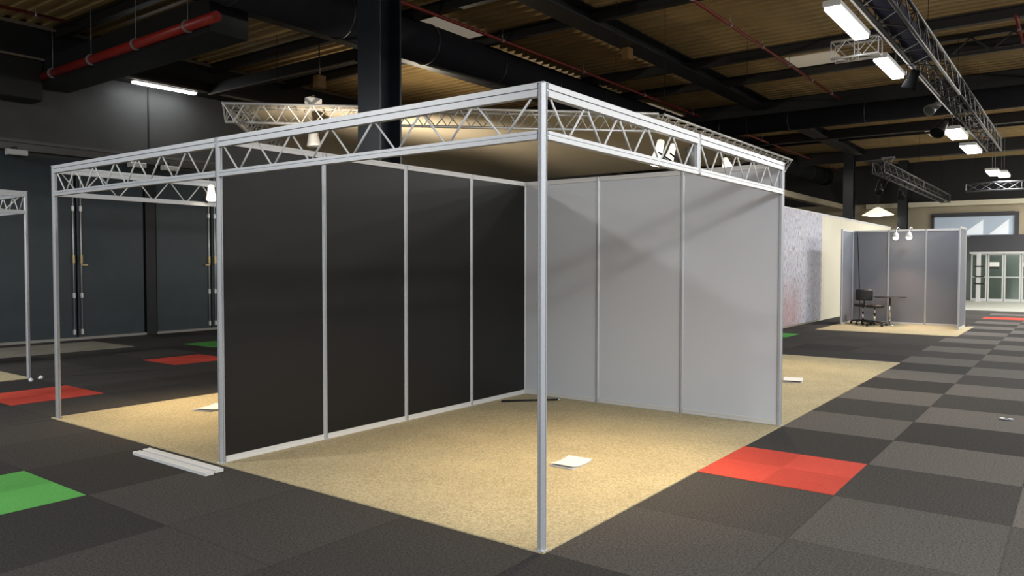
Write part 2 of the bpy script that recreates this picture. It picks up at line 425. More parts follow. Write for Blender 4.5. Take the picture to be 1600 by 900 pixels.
# glazed entrance
gl = [(1.50, .93), (.90, .35), (.32, -.25), (-.28, -.85)]
for i, (ya, yb) in enumerate(gl):
    mb = MB()
    t = .05
    mb.box((X1 - .06, ya, .0), (X1 - .01, ya - t, 1.98)).box((X1 - .06, yb + t, 0), (X1 - .01, yb, 1.98))
    mb.box((X1 - .06, ya - t, 1.92), (X1 - .01, yb + t, 1.98)).box((X1 - .06, ya - t, .0), (X1 - .01, yb + t, .12)).box((X1 - .055, ya - t, 1.0), (X1 - .015, yb + t, 1.04))
    d = struct(mb, 'door_%d' % (9 + i), M['white_frame'])
    d['label'] = ['white framed glass door leaf beside the grey booth', 'glass door leaf with a white notice, second from the booth', 'glass door leaf third from the grey booth', 'glass door leaf at the right edge'][i]
    struct(MB().box((X1 - .04, ya - t, .12), (X1 - .03, yb + t, 1.92)), 'pane', M['glass'], d)
    if i in (1, 3):
        struct(MB().box((X1 - .07, ya - .06, 1.45), (X1 - .045, ya - .40, 1.64)), 'notice', M['paper'], d, 'white notice on the glass')
        struct(MB().box((X1 - .07, ya - .06, 1.36), (X1 - .045, ya - .40, 1.42)), 'notice_strip', M['black'], d, 'black strip below the notice')
mb = MB().box((X1 + 1.2, -3.5, -.1), (X1 + 1.4, 2, 2.75)).box((X1, -3.5, -.1), (X1 + 1.4, 2, 0)); o = struct(mb, 'wall_lobby', M['lobby']); o['label'] = 'dim lobby seen through the glazed doors'
mb = MB().box((X1 - .05, -8, 4.24), (X1 - .01, Y1 - .1, 5.98)); o = struct(mb, 'trim_8', M['beam']); o['label'] = 'black sheet added to darken the end wall above the pale beam'  # dark sheet put in to keep the upper end wall dim
mb = MB().box((26.6, -8, .0), (33.9, 1.9, .006)); o = struct(mb, 'floor_landing', M['landing']); o['label'] = 'pale floor in front of the glazed entrance'
o['kind'] = 'structure'

# ------------------------------------------------------------------ columns, ducts, pipes
def h_column(label, x, y, s, top, base=True):
    t = thing('steel_column', (x, y, 0), label, 'column', kind='structure')
    h = s / 2
    mb = MB()
    mb.box((x - h, y - h, 0), (x - h + .03, y + h, top)).box((x + h - .03, y - h, 0), (x + h, y + h, top)).box((x - h + .03, y - .012, 0), (x + h - .03, y + .012, top))
    build(mb, 'shaft', M['dark_steel'], t)
    mb = MB().tube((x - h + .06, y - h + .06, .01), (x - h + .06, y - h + .06, top), .022, 10); build(mb, 'cable_conduit', M['lamp_body'], t)
    mb = MB().cbox((x - h - .05, y - h - .05, .0), (x + h + .05, y + h + .05, .03)); build(mb, 'base_plate', M['dark_steel'], t)
    return t
h_column('tall blue-black steel column rising behind the black wall', 3.68, 5.12, .40, CEIL - .06)
h_column('dark steel column above the cream partition, nearer one', 28.1, 5.0, .36, CEIL - .06)
h_column('dark steel column above the grey booth, farther one', 33.2, 4.0, .36, CEIL - .06)

def duct(label, p, q, r, bands):
    t = thing('ventilation_duct', p, label, 'duct')
    p, q = Vector(p), Vector(q); d = (q - p); L = d.length; d.normalize()
    build(MB().tube(p, q, r, 28), 'pipe_run', M['duct'], t)
    for k in range(bands):
        c = p + d * (L * (k + .5) / bands)
        build(MB().tube(c - d * .02, c + d * .02, r + .012, 28), 'joint_ring', M['beam'], t)
        if k % 2 == 0: build(MB().tube(c + Vector((0, 0, r)), (c.x, c.y, zt), .008, 6), 'hanger', M['black_metal'], t)
duct('thick round dark air duct passing behind the tall column', (-4, 7.4, 5.55), (33.9, 7.4, 5.55), .36, 19)
duct('slimmer dark air duct crossing under the deep girder', (16.9, -8, 5.25), (16.9, 6.6, 5.25), .24, 8)

def pipe(label, p, q, r, m, ncl, drop=True):
    t = thing('sprinkler_pipe', p, label, 'pipe')
    p, q = Vector(p), Vector(q); d = q - p
    build(MB().tube(p, q, r, 12), 'pipe_run', M[m], t)
    dn = d.normalized()
    for k in range(ncl):
        c = p + d * ((k + .5) / ncl)
        mb = MB().tube(c - dn * .02, c + dn * .02, r * 1.3, 12); mb.tube(c, (c.x, c.y, min(zt, CEIL - .06)), .006, 6)
        build(mb, 'clamp_hanger', M['lamp_body'], t)
    return t
t = pipe('thick red pipe slanting under the roof at the upper left', (2.92, 7.62, 5.06), (2.98, 13.80, 5.06), .075, 'red_pipe', 4)
build(MB().tube((2.98, 13.80, 5.06), (2.98, 13.88, 5.06), .085, 14), 'end_cap', M['lamp_body'], t, 'grey end cap')
pipe('thin red pipe running over the round air duct', (-2, 6.57, 5.76), (33, 6.57, 5.76), .03, 'red_pipe_dark', 12)
pipe('thin red pipe right of the wide black roof beam', (4, 2.77, 5.76), (17.4, 2.77, 5.76), .028, 'red_pipe_dark', 8)
pipe('thin dark red pipe close to the upper left roof edge', (-2, 12.3, 5.85), (2.9, 12.3, 5.85), .03, 'red_pipe_dark', 5)
pipe('short red pipe above the lighting truss at the upper right', (12.2, -1.3, 5.75), (17.4, -1.3, 5.75), .026, 'red_pipe_dark', 3)

# ------------------------------------------------------------------ carpets
def flat(name, x0, y0, x1, y1, h, m, label, cat, z=0.):
    return tag(build(MB().box((x0, y0, z), (x1, y1, z + h)), name, M[m]), label, cat)
flat('stand_carpet', -.03, -.03, 9.85, 5.93, .008, 'sand_carpet', 'large sand coloured carpet under the black and white walled stand', 'carpet')
flat('stand_carpet', -2.2, 9.0, .98, 10.9, .008, 'sand_carpet', 'sand carpet under the slim frame at the left edge', 'carpet')
flat('stand_carpet', -1.8, 11.8, 3.78, 13.4, .008, 'beige_carpet', 'grey beige carpet laid along the dark folding doors', 'carpet')
flat('stand_carpet', 15.4, -.16, 18.5, 2.75, .008, 'sand_carpet', 'small sand carpet in front of the grey panelled booth', 'carpet')
TI = .99
def tile(x, y, m, label): flat('carpet_tile', x + .005, y + .005, x + TI, y + TI, .004, m, label, 'carpet tile')
tile(2, -1, 'red_tile', 'red carpet tile beside the stand carpet on the aisle')
tile(-2, 3, 'green_tile', 'green carpet tile cut by the left picture edge')
tile(0, 7, 'red_tile', 'red carpet tile behind the far left stand post')
tile(2.87, 8.75, 'red_tile', 'red carpet tile half hidden behind the left edge of the black wall')
tile(4.6, 10.55, 'green_tile', 'green carpet tile near the dark doors, beside the black wall')
tile(13.0, 2.7, 'green_tile', 'small green carpet tile in front of the grey patterned print')
tile(22.0, -1.0, 'red_tile', 'red carpet tile in the far aisle before the glazed entrance')
tile(22.0, -2.0, 'red_tile', 'red carpet tile in the far aisle at the right picture edge')

# ------------------------------------------------------------------ exhibition stand system
def octo(s, g=.008, dp=.006):
    """octagonal post profile with a slot in each main face"""
    h = s / 2; c = h * .42; P = []
    for k in range(4):
        a = k * PI / 2; ca, sa = round(math.cos(a)), round(math.sin(a))
        for (u, w) in ((-c, -h), (-g / 2, -h), (-g / 2, -h + dp), (g / 2, -h + dp), (g / 2, -h), (c, -h)):
            P.append((u * ca - w * sa, u * sa + w * ca))
    return P
def chord_prof(w, h, g=.012, dp=.008):
    a, b_ = w / 2, h / 2
    return [(-a, -b_), (a, -b_), (a, -g / 2), (a - dp, -g / 2), (a - dp, g / 2), (a, g / 2), (a, b_), (-a, b_), (-a, g / 2), (-a + dp, g / 2), (-a + dp, -g / 2), (-a, -g / 2)]
H = 2.51
PW = .046
def post(t, x, y, z0=.008, z1=H, label=None):
    p = build(MB().prism(octo(PW), (x, y, z0 + .006), (x, y, z1 - .004)), 'post', M['alu'], t, label)
    if z0 < .1: build(MB().cbox((x - .028, y - .028, z0), (x + .028, y + .028, z0 + .006), .002), 'foot_plate', M['alu'], p)
    build(MB().cbox((x - .023, y - .023, z1 - .004), (x + .023, y + .023, z1), .001), 'end_cap', M['alu'], p)
    return p
ZL = 2.235
def girder(t, p, q, nv):
    p, q = Vector(p), Vector(q); d = (q - p); L = d.length; d.normalize()
    a, c = p + d * (PW / 2), q - d * (PW / 2)
    e = empty('lattice_girder', a, t)
    up = Vector((0, 0, 1))
    zU = H - .037
    build(MB().prism(chord_prof(.042, .072), a + up * zU, c + up * zU), 'upper_chord', M['alu'], e)
    build(MB().prism(chord_prof(.042, .046, .010, .004), a + up * ZL, c + up * ZL), 'lower_chord', M['alu'], e)
    s0, s1 = a + d * .03, c - d * .03; Lp = (s1 - s0).length / nv
    zt_, zb = H - .075, ZL + .023
    for k in range(nv):
        m = s0 + d * (Lp * (k + .5)); l = s0 + d * (Lp * k + .02); r = s0 + d * (Lp * (k + 1) - .02)
        build(MB().tube(l + up * zt_, m - d * .022 + up * zb, .0065, 8), 'brace', M['white_paint'], e)
        build(MB().tube(m + d * .022 + up * zb, r + up * zt_, .0065, 8), 'brace', M['white_paint'], e)
    return e
def panel_wall(t, pts, m, lab, rail=True, z1=H, posts=None):
    """panels between successive points on a straight line; posts at the inner points"""
    zr = .048
    for k, (p, q) in enumerate(zip(pts, pts[1:])):
        p, q = Vector(p), Vector(q); d = (q - p).normalized(); a, c = p + d * (PW / 2 + .0008), q - d * (PW / 2 + .0008)
        zm = (zr + z1 - zr) / 2; hh = z1 - 2 * zr - .008
        build(MB().bar(a + Vector((0, 0, zm + .004)), c + Vector((0, 0, zm + .004)), .018, hh), 'wall_panel', M[m], t, lab)
        for z in (.008 + zr / 2 + .002, z1 - zr / 2):
            build(MB().prism(chord_prof(.040, zr, .012, .004), a + Vector((0, 0, z)), c + Vector((0, 0, z))), 'rail', M['rail_white'], t)

st = thing('exhibition_stand', (0, 0, 0), 'large open corner stand with black and white panel walls and pale lattice girders', 'exhibition stand')
YB = 5.84
for (x, y) in ((0, 0), (0, 3), (0, YB), (4, 0), (4, 3), (4, YB)): post(st, x, y)
for xx in (1, 2, 3): post(st, xx, 3)
for yy in (1, 2): post(st, 4, yy)
panel_wall(st, [(0, 3, 0), (1, 3, 0), (2, 3, 0), (3, 3, 0), (4, 3, 0)], 'black_panel', 'black wall panel')
panel_wall(st, [(4, 0, 0), (4, 1, 0), (4, 2, 0), (4, 3, 0)], 'white_panel', 'white wall panel')
girder(st, (0, 0, 0), (0, 3, 0), 7)
girder(st, (0, 3, 0), (0, YB, 0), 7)
post(st, 2.02, 0, ZL - .023, H, 'short post joining two girders')
girder(st, (0, 0, 0), (2.02, 0, 0), 5)
girder(st, (2.02, 0, 0), (4, 0, 0), 5)
girder(st, (0, YB, 0), (2.0, YB, 0), 5)
post(st, 2.0, YB, ZL - .023, H)
girder(st, (2.0, YB, 0), (4, YB, 0), 5)

s2 = thing('exhibition_stand', (.95, 9.02, 0), 'slim aluminium stand frame without walls at the left edge', 'exhibition stand')
for (x, y) in ((.95, 9.02), (.95, 10.85), (-2.05, 9.02), (-2.05, 10.85)): post(s2, x, y)
girder(s2, (.95, 9.02, 0), (.95, 10.85, 0), 5); girder(s2, (.95, 9.02, 0), (-2.05, 9.02, 0), 7)
girder(s2, (-2.05, 10.85, 0), (.95, 10.85, 0), 7)
girder(s2, (-2.05, 9.02, 0), (-2.05, 10.85, 0), 5)

s3 = thing('exhibition_stand', (18.4, 1.3, 0), 'far booth of grey panels with pale rails and an office chair', 'exhibition stand')
H3 = 2.44
pts = [(18.42, .04, 0), (18.42, .9, 0), (18.42, 1.77, 0), (18.42, 2.64, 0)]
for p in pts: post(s3, p[0], p[1], .008, H3)
panel_wall(s3, pts, 'grey_panel', 'grey wall panel', z1=H3)
post(s3, 17.3, 2.64, .008, H3); post(s3, 17.3, .04, .008, H3)
panel_wall(s3, [(17.3, 2.64, 0), (18.42, 2.64, 0)], 'grey_panel', 'grey wall panel', z1=H3)
panel_wall(s3, [(17.3, .04, 0), (18.42, .04, 0)], 'grey_panel', 'grey wall panel', z1=H3)

# cream partition with a print on it
pw = thing('partition_wall', (21, 3.5, 0), 'long cream partition running behind the grey booth', 'partition wall')
for k in range(7):
    xa = 15.2 + k * 1.8
    build(MB().cbox((xa, 3.47, .0), (xa + 1.795, 3.55, 2.88), .004), 'wall_panel', M['cream'], pw)
build(MB().box((15.2, 3.46, 2.88), (27.8, 3.56, 2.93)), 'top_rail', M['rail_white'], pw)
pr = thing('wall_print', (16.7, 3.45, 0), 'tall grey and lilac streaked abstract print on the cream partition', 'print')
build(MB().box((14.6, 3.435, .04), (18.45, 3.455, 2.90)), 'sheet', M['art'], pr)
build(MB().box((14.6, 3.43, 2.90), (18.45, 3.465, 2.925)), 'hanging_bar', M['rail_white'], pr)

# ------------------------------------------------------------------ trusses
def truss_leg(t, p, q, w, m, pitch=.34, r=.024, rl=.010):
    p, q = Vector(p), Vector(q); d, s, u = frame(q - p); L = (q - p).length; h = w / 2
    off = [s * h + u * h, s * -h + u * h, s * -h - u * h, s * h - u * h]
    for o in off: build(MB().tube(p + o, q + o, r, 8), 'chord', M[m], t)
    n = max(2, round(L / pitch)); mb = MB()
    for k in range(4):
        a, b_ = off[k], off[(k + 1) % 4]
        for i in range(n):
            x0, x1 = p + d * (L * i / n), p + d * (L * (i + 1) / n)
            if (i + k) % 2: mb.tube(x0 + a, x1 + b_, rl, 5, caps=False)
            else: mb.tube(x0 + b_, x1 + a, rl, 5, caps=False)
        for e in (p, p + (q - p) * .5, q): mb.tube(e + a, e + b_, rl, 5, caps=False)
    build(mb, 'lacing', M[m], t)
def hang(t, x, y, z, dx=.0):
    build(MB().tube((x, y, z), (x + dx, y, zt), .004, 5), 'hanging_cable', M['duct'], t)
TZ = 3.72
A, B, Cc, E = Vector((3.19, 7.59, TZ)), Vector((7.49, 3.04, TZ)), Vector((13.89, 3.04, TZ)), Vector((8.7, 13.15, TZ))
def tri_leg(t, p, q, w, h, m, pitch=.36, r=.022, rl=.009):
    """triangular truss: two chords above, one below"""
    p, q = Vector(p), Vector(q); d, s_, u = frame(q - p); L = (q - p).length
    off = [s_ * (w / 2) + u * (h / 2), s_ * (-w / 2) + u * (h / 2), u * (-h / 2)]
    for o in off: build(MB().tube(p + o, q + o, r, 8), 'chord', M[m], t)
    n = max(2, round(L / pitch)); mb = MB()
    for k in range(3):
        a, b_ = off[k], off[(k + 1) % 3]
        for i in range(n):
            x0, xm, x1 = p + d * (L * i / n), p + d * (L * (i + .5) / n), p + d * (L * (i + 1) / n)
            mb.tube(x0 + a, xm + b_, rl, 5, caps=False); mb.tube(xm + b_, x1 + a, rl, 5, caps=False)
        for e in (p, q): mb.tube(e + a, e + b_, rl * 1.4, 5, caps=False)
    build(mb, 'lacing', M[m], t)
hf = thing('lighting_truss', (7, 6, TZ), 'silver truss frame hung above and behind the black and white stand', 'truss')
dAB = (B - A).normalized(); dAE = (E - A).normalized()
tri_leg(hf, A - dAE * .15, E, .30, .24, 'alu_bright')
tri_leg(hf, A - dAB * .15, B, .30, .24, 'alu_bright')
tri_leg(hf, B, Cc, .30, .24, 'alu_bright')
for P in (A.lerp(B, .30), A.lerp(B, .9), B.lerp(Cc, .05), B.lerp(Cc, .62), A.lerp(E, .5)): hang(hf, P.x, P.y, P.z + .12)
zc = TZ + .145
poly = [(3.26, 7.62), (7.52, 3.12), (13.85, 3.12), (13.85, 13.3), (8.8, 13.2)]
cv = MB(); n = len(poly)
cv.add([(x, y, zc) for x, y in poly] + [(x, y, zc + .01) for x, y in poly], [tuple(range(n))[::-1], tuple(range(n, 2 * n))] + [(i, (i + 1) % n, n + (i + 1) % n, n + i) for i in range(n)])
tag(build(cv, 'ceiling_canopy', M['canopy']), 'wide cream canopy stretched flat inside the silver truss frame', 'canopy')

lt = thing('lighting_truss', (8, -.37, 4.65), 'long dark box truss carrying bright lamps along the upper right', 'truss')
truss_leg(lt, (-5, -.37, 4.65), (4.9, -.37, 4.65), .30, 'alu_dull', .4, .025)
truss_leg(lt, (4.95, -.37, 4.65), (12.0, -.37, 4.65), .30, 'alu_dull', .4, .025)
truss_leg(lt, (12.05, -.37, 4.65), (20.2, -.37, 4.65), .30, 'alu_dull', .4, .025)
build(MB().cbox((2.0, -.50, 4.56), (9.4, -.24, 4.70), .01), 'cable_tray', M['tray'], lt, 'navy cable tray inside the truss')
build(MB().tube((2, -.195, 4.462), (14, -.195, 4.462), .012, 8), 'cable', M['white_paint'], lt, 'pale cable along the lower chord')
for x in (1, 5.2, 9.6, 13, 16.2, 19.8): hang(lt, x, -.37, 4.8)
t2 = thing('lighting_truss', (7.4, .05, 4.5), 'short silver truss arm between the two nearest bright lamps', 'truss')
truss_leg(t2, (7.42, -.155, 4.36), (7.42, .42, 4.36), .22, 'alu_bright', .2, .018, .007)
hang(t2, 7.42, .3, 4.47)
t3 = thing('lighting_truss', (26, 2.28, 4.3), 'silver truss slanting above the grey booth', 'truss')
truss_leg(t3, (19.6, 2.28, 4.22), (32.4, 2.28, 4.22), .30, 'alu_dull', .5, .028, .012)
for x in (21, 26, 31): hang(t3, x, 2.28, 4.37)
mb = MB().bar((20.9, 2.1, 4.62), (20.9, 2.46, 4.62), .05, .05); mb.bar((20.9, 2.12, 4.62), (20.9, 2.28, 4.38), .03, .03); mb.bar((20.9, 2.44, 4.62), (20.9, 2.28, 4.38), .03, .03)
build(mb, 'hanging_bracket', M['lamp_body'], t3)
t4 = thing('lighting_truss', (26.7, .1, 4.2), 'short silver truss across the aisle below the farthest lamps', 'truss')
truss_leg(t4, (26.7, -2.2, 4.14), (26.7, .95, 4.14), .26, 'alu_dull', .4)
hang(t4, 26.7, .7, 4.3); hang(t4, 26.7, -1.8, 4.3)

# ------------------------------------------------------------------ lamps
def area(name, loc, size, sy, power, col, rot=(0, 0, 0), spread=PI):
    l = bpy.data.lights.new(name, 'AREA'); l.shape = 'RECTANGLE'; l.size = size; l.size_y = sy; l.energy = power; l.color = col; l.spread = spread
    o = bpy.data.objects.new(name, l); COL.objects.link(o); o.location = loc; o.rotation_euler = rot; return o
def spot(name, loc, target, power, col, angle, blend=.6, r=.04):
    l = bpy.data.lights.new(name, 'SPOT'); l.energy = power; l.color = col; l.spot_size = math.radians(angle); l.spot_blend = blend; l.shadow_soft_size = r
    o = bpy.data.objects.new(name, l); COL.objects.link(o); o.location = loc
    o.rotation_euler = (Vector(target) - Vector(loc)).to_track_quat('-Z', 'Y').to_euler(); return o
COOL = (.92, .96, 1.)
def batten(x, y, z, L, w, label, power, hangz=None):
    t = thing('batten_lamp', (x, y, z), label, 'lamp')
    build(MB().cbox((x - L / 2, y - w / 2, z), (x + L / 2, y + w / 2, z + .07), .012), 'housing', M['lamp_white'], t)
    build(MB().cbox((x - L / 2 + .02, y - w / 2 + .012, z - .035), (x + L / 2 - .02, y + w / 2 - .012, z), .012), 'diffuser', M['tube'], t, 'glowing diffuser')
    for s in (-1, 1):
        build(MB().tube((x + s * L * .35, y, z + .07), (x + s * L * .35, y, (hangz or zt)), .005, 5), 'hanger', M['lamp_body'], t)
    area('lamp_light', (x, y, z - .045), L, w, power, COOL)
    return t
batten(6.18, -.05, 4.36, 1.42, .19, 'nearest and largest glowing lamp at the upper right', 24)
batten(8.72, -.02, 4.36, 1.30, .19, 'second glowing lamp, half hidden behind the truss', 36)
batten(15.5, -.05, 4.34, 1.4, .34, 'third glowing lamp along the truss, above its end', 60)
batten(18.2, -.06, 4.34, 1.4, .34, 'fourth glowing lamp, just below the end of the truss', 110)
batten(24.2, -.04, 4.34, 1.4, .34, 'upper of the two farthest glowing lamps', 130)
batten(26.3, -.12, 4.48, 1.4, .34, 'lower of the two farthest glowing lamps', 130)
batten(5.42, 13.55, 5.32, 1.42, .14, 'glowing tube lamp high on the charcoal left wall', 7)

def par_can(loc, target, label, m='lamp_body', lens=None, size=.09, L=.2, hook_to=None, light=None):
    """round can lamp on a yoke; loc is the pivot"""
    t = thing('spotlight', loc, label, 'spotlight')
    loc = Vector(loc); d = (Vector(target) - loc).normalized()
    mb = MB().lathe([(size * .35, -L * .55), (size * .62, -L * .5), (size * .72, -L * .1), (size, L * .35), (size * 1.05, L * .5), (size * .92, L * .5), (size * .9, L * .44)], loc, d, 18)
    build(mb, 'can', M[m], t)
    build(MB().lathe([(.001, 0), (size * .9, .0), (size * .9, .006), (.001, .006)], loc + d * (L * .47), d, 18), 'lens', M[lens] if lens else M['glass'], t)
    _, s, u = frame(d)
    if hook_to is not None:
        hk = Vector(hook_to); mid = hk.lerp(loc, .25)
        sv = Vector((s.x, s.y, 0)).normalized()
        mb = MB().path([loc + sv * size * 1.12, mid + sv * size * 1.12, mid - sv * size * 1.12, loc - sv * size * 1.12], .007, 6)
        mb.tube(mid, hk, .012, 8)
        build(mb, 'yoke', M['black_metal'], t)
    if light: spot('spot_light', loc + d * (L * .5 + .015), target, light[0], light[1], light[2], light[3])
    return t
WARM = (1., .76, .46); WARM2 = (1., .86, .66)
par_can((1.72, .17, 2.35), (1.45, .65, 0), 'dazzling spotlight on the right girder, left of the pair', 'frosted', 'halogen', .042, .18, (1.72, .033, ZL + .02), (150, WARM, 105, .9))
par_can((1.93, .17, 2.37), (1.7, .9, 0), 'fainter glowing spotlight beside the dazzling one on the right girder', 'frosted', 'cool_lens', .036, .14, (1.93, .033, ZL + .02), (90, WARM, 100, .9))
par_can((1.62, 5.72, 2.36), (1.25, 5.05, 0), 'glowing spotlight on the back girder, left of the black wall', 'frosted', 'halogen', .055, .17, (1.62, YB - .033, ZL + .02), (300, WARM, 95, 1.))
par_can((2.75, 5.66, 2.40), (7.4, 10.2, 3.87), 'added spotlight on the back girder hidden behind the black wall, aimed at the canopy', 'lamp_white', 'halogen', .055, .17, (2.75, YB - .033, ZL + .02), (1300, WARM2, 80, 1.))  # unseen, added to light the canopy from below
par_can((3.55, 5.66, 2.40), (12.0, 9.6, 3.87), 'added spotlight at the end of the back girder, hidden behind the black wall, aimed at the canopy', 'lamp_white', 'halogen', .055, .17, (3.55, YB - .033, ZL + .02), (1500, WARM2, 75, 1.))  # second unseen lamp added for the deeper part of the canopy
def on_leg(P, Q, f, dz=-.157): 
    v = P.lerp(Q, f); return Vector((v.x, v.y, v.z + dz))
q = on_leg(A, B, .175); par_can(q + Vector((0, 0, -.16)), q + Vector((.2, -.1, -3)), 'grey can lamp hanging below the silver truss left of the column', 'lamp_body', None, .10, .26, q)
q = on_leg(B, Cc, .21); par_can(q + Vector((0, -.02, -.20)), q + Vector((1.5, -.6, -3)), 'large grey can lamp hanging behind the short girder post', 'lamp_body', None, .11, .28, q)
q = on_leg(B, Cc, .45); par_can(q + Vector((0, -.02, -.16)), (6.9, .8, 0), 'glowing spotlight under the silver truss above the white wall', 'frosted', 'cool_lens', .09, .24, q, (420, WARM, 60, .8))
q = on_leg(B, Cc, .53); par_can(q + Vector((0, -.02, -.18)), q + Vector((-2.5, -.9, -2)), 'spotlight with a red filter under the silver truss', 'black_metal', 'rose', .09, .22, q)
q = Vector((3.94, 6.79, TZ + .155)); t = thing('junction_box', q, 'white box sitting on the top of the silver truss', 'box')
build(MB().cbox((q.x - .10, q.y - .07, q.z), (q.x + .10, q.y + .07, q.z + .10), .01), 'case', M['lamp_white'], t)
build(MB().tube((q.x, q.y, q.z + .1), (q.x, q.y, q.z + .14), .02, 10), 'gland', M['lamp_body'], t)
par_can((13.6, -.02, 4.20), (10, 1.2, 1), 'unlit black spotlight hanging from the dark truss', 'black_metal', None, .13, .34, (13.6, -.27, 4.466))
par_can((8.95, -.28, 4.20), (9.6, 1.0, 1), 'unlit black spotlight in front of the second glowing lamp', 'matte_black', None, .10, .26, (8.95, -.27, 4.466))
par_can((13.0, .02, 4.50), (10, 1.6, 2.6), 'unlit spotlight with a silver rim beside the dark truss', 'lamp_body', None, .10, .3, (13.0, -.19, 4.72))
par_can((20.6, 2.45, 3.72), (17.5, 1.8, 0), 'unlit spotlight under the slanting silver truss, nearer one', 'black_metal', None, .11, .3, (20.6, 2.28, 4.07))
par_can((23.6, 2.40, 3.74), (19, 1.4, 0), 'unlit spotlight under the slanting silver truss, farther one', 'black_metal', None, .11, .3, (23.6, 2.28, 4.07))
# pair of arm lamps in the grey booth
for y, lab in ((1.52, 'left one of two glowing arm lamps on the grey booth wall'), (1.22, 'right one of two glowing arm lamps on the grey booth wall')):
    t = thing('arm_lamp', (18.39, y, 2.4), lab, 'lamp')
    build(MB().path([(18.42, y, 2.455), (18.2, y, 2.49), (18.0, y, 2.42), (17.97, y, 2.30)], .012, 6), 'arm', M['alu'], t)
    build(MB().lathe([(.03, .10), (.05, .08), (.075, .0), (.07, -.03)], (17.97, y, 2.25), (0, 0, 1), 16), 'lamp_shade', M['lamp_white'], t)
    build(MB().lathe([(.01, -.085), (.05, -.07), (.07, -.03), (.03, -.02)], (17.97, y, 2.25), (0, 0, 1), 16), 'bulb', M['halogen'], t, 'glowing bulb')
    spot('spot_light', (17.95, y, 2.10), (17.2, y, 0), 70, (1., .66, .42), 120, 1.)
# wall lamps below the ledge of the left wall
for xx, lab in ((2.62, 'white wall floodlight under the ledge at the left edge'), (4.9, 'white wall floodlight seen through the far left girder, nearer one'), (5.62, 'white wall floodlight seen through the far left girder, right one')):
    t = thing('wall_floodlight', (xx, Y1 - .1, 3.6), lab, 'floodlight')
    build(MB().cbox((xx - .17, Y1 - .30, 3.57), (xx + .17, Y1 - .16, 3.68), .02), 'housing', M['lamp_white'], t)
    build(MB().box((xx - .15, Y1 - .29, 3.56), (xx + .15, Y1 - .17, 3.57)), 'lens', M['glass'], t)
    build(MB().cbox((xx - .03, Y1 - .2, 3.66), (xx + .03, Y1 - .02, 3.74), .01), 'bracket', M['black_metal'], t)
# bright pendant shade far at the back
t = thing('pendant_lamp', (32.8, 4.7, 3.5), 'pale hanging lamp shade glowing between the far columns', 'lamp')
build(MB().lathe([(.06, .34), (.10, .32), (.62, .02), (.62, .0), (.56, .0)], (32.0, 4.75, 3.62), (0, 0, 1), 24), 'lamp_shade', M['frosted'], t)
build(MB().lathe([(.02, -.03), (.4, -.02), (.45, .02), (.02, .03)], (32.0, 4.75, 3.62), (0, 0, 1), 20), 'bulb', M['cool_lens'], t, 'glowing bulb')
build(MB().tube((32.0, 4.75, 3.95), (32.0, 4.75, zt), .01, 6), 'hanger', M['black_metal'], t)

# ------------------------------------------------------------------ things on the floor
def sheet(x, y, rot, w, h, label, fold=True, z=.008):
    t = thing('brochure', (x, y, z), label, 'brochure')
    c, s = math.cos(rot), math.sin(rot)
    P = lambda u, v, zz: (x + u * c - v * s, y + u * s + v * c, z + zz)
    for k, (nm, lift) in enumerate((('back_page', 0.), ('front_page', .010))):
        mb = MB(); nseg = 6; vs = []; fs = []
        for i in range(nseg + 1):
            u = -w / 2 + w * i / nseg
            dz = .0015 + lift * (1 - .5 * i / nseg) + (.014 * ((i / nseg - .5) * 2) ** 2 if k else .002)
            for v in (-h / 2, h / 2):
                vs += [P(u, v, dz), P(u, v, dz + .0015)]
        for i in range(nseg):
            a = i * 4; b_ = a + 4
            fs += [(a, a + 2, b_ + 2, b_), (a + 1, b_ + 1, b_ + 3, a + 3), (a, b_, b_ + 1, a + 1), (a + 2, a + 3, b_ + 3, b_ + 2)]
        fs += [(0, 1, 3, 2), (nseg * 4, nseg * 4 + 2, nseg * 4 + 3, nseg * 4 + 1)]
        mb.add(vs, fs); build(mb, nm, M['paper'], t)
sheet(1.60, .83, .05, .30, .21, 'white brochure lying on the sand carpet right of the front post')
sheet(6.92, .74, .25, .36, .24, 'white brochure on the carpet behind the white wall')
sheet(1.22, 5.08, .3, .34, .24, 'white brochure under the spotlight left of the black wall')

for k, (xa, lab) in enumerate(((-.243, 'outer white plastic profile strip on the dark floor by the left post'), (-.150, 'inner white plastic profile strip on the dark floor, next to the carpet'))):
    t = thing('profile_strip', (xa, 3.3, 0), lab, 'strip')
    w = .066
    P = [(-w / 2, 0), (w / 2, 0), (w / 2, .022), (w / 2 - .006, .026), (.006, .026), (.004, .018), (-.004, .018), (-.006, .026), (-w / 2 + .006, .026), (-w / 2, .022)]
    build(MB().prism(P, (xa, 2.78 + .02 * k, 0.001), (xa + .0, 3.83 + .02 * k, 0.001)), 'profile', M['rail_white'], t)
t = thing('black_rod', (3.6, 2.6, .01), 'thin black rod lying across the inner corner of the stand', 'rod')
build(MB().tube((3.36, 2.86, .020), (3.82, 2.42, .020), .011, 10), 'shaft', M['cable'], t)
build(MB().tube((3.82, 2.42, .020), (3.845, 2.396, .020), .012, 10), 'end_cap', M['chrome'], t)
t = thing('floor_socket', (5.68, -1.72, 0), 'tiny white twin socket on the dark aisle tile', 'socket')
build(MB().cbox((5.62, -1.78, 0), (5.74, -1.66, .008), .003), 'plate', M['fascia'], t)
for s in (-1, 1): build(MB().tube((5.68, -1.72 + s * .035, .008), (5.68, -1.72 + s * .035, .014), .022, 12), 'outlet', M['lamp_white'], t)
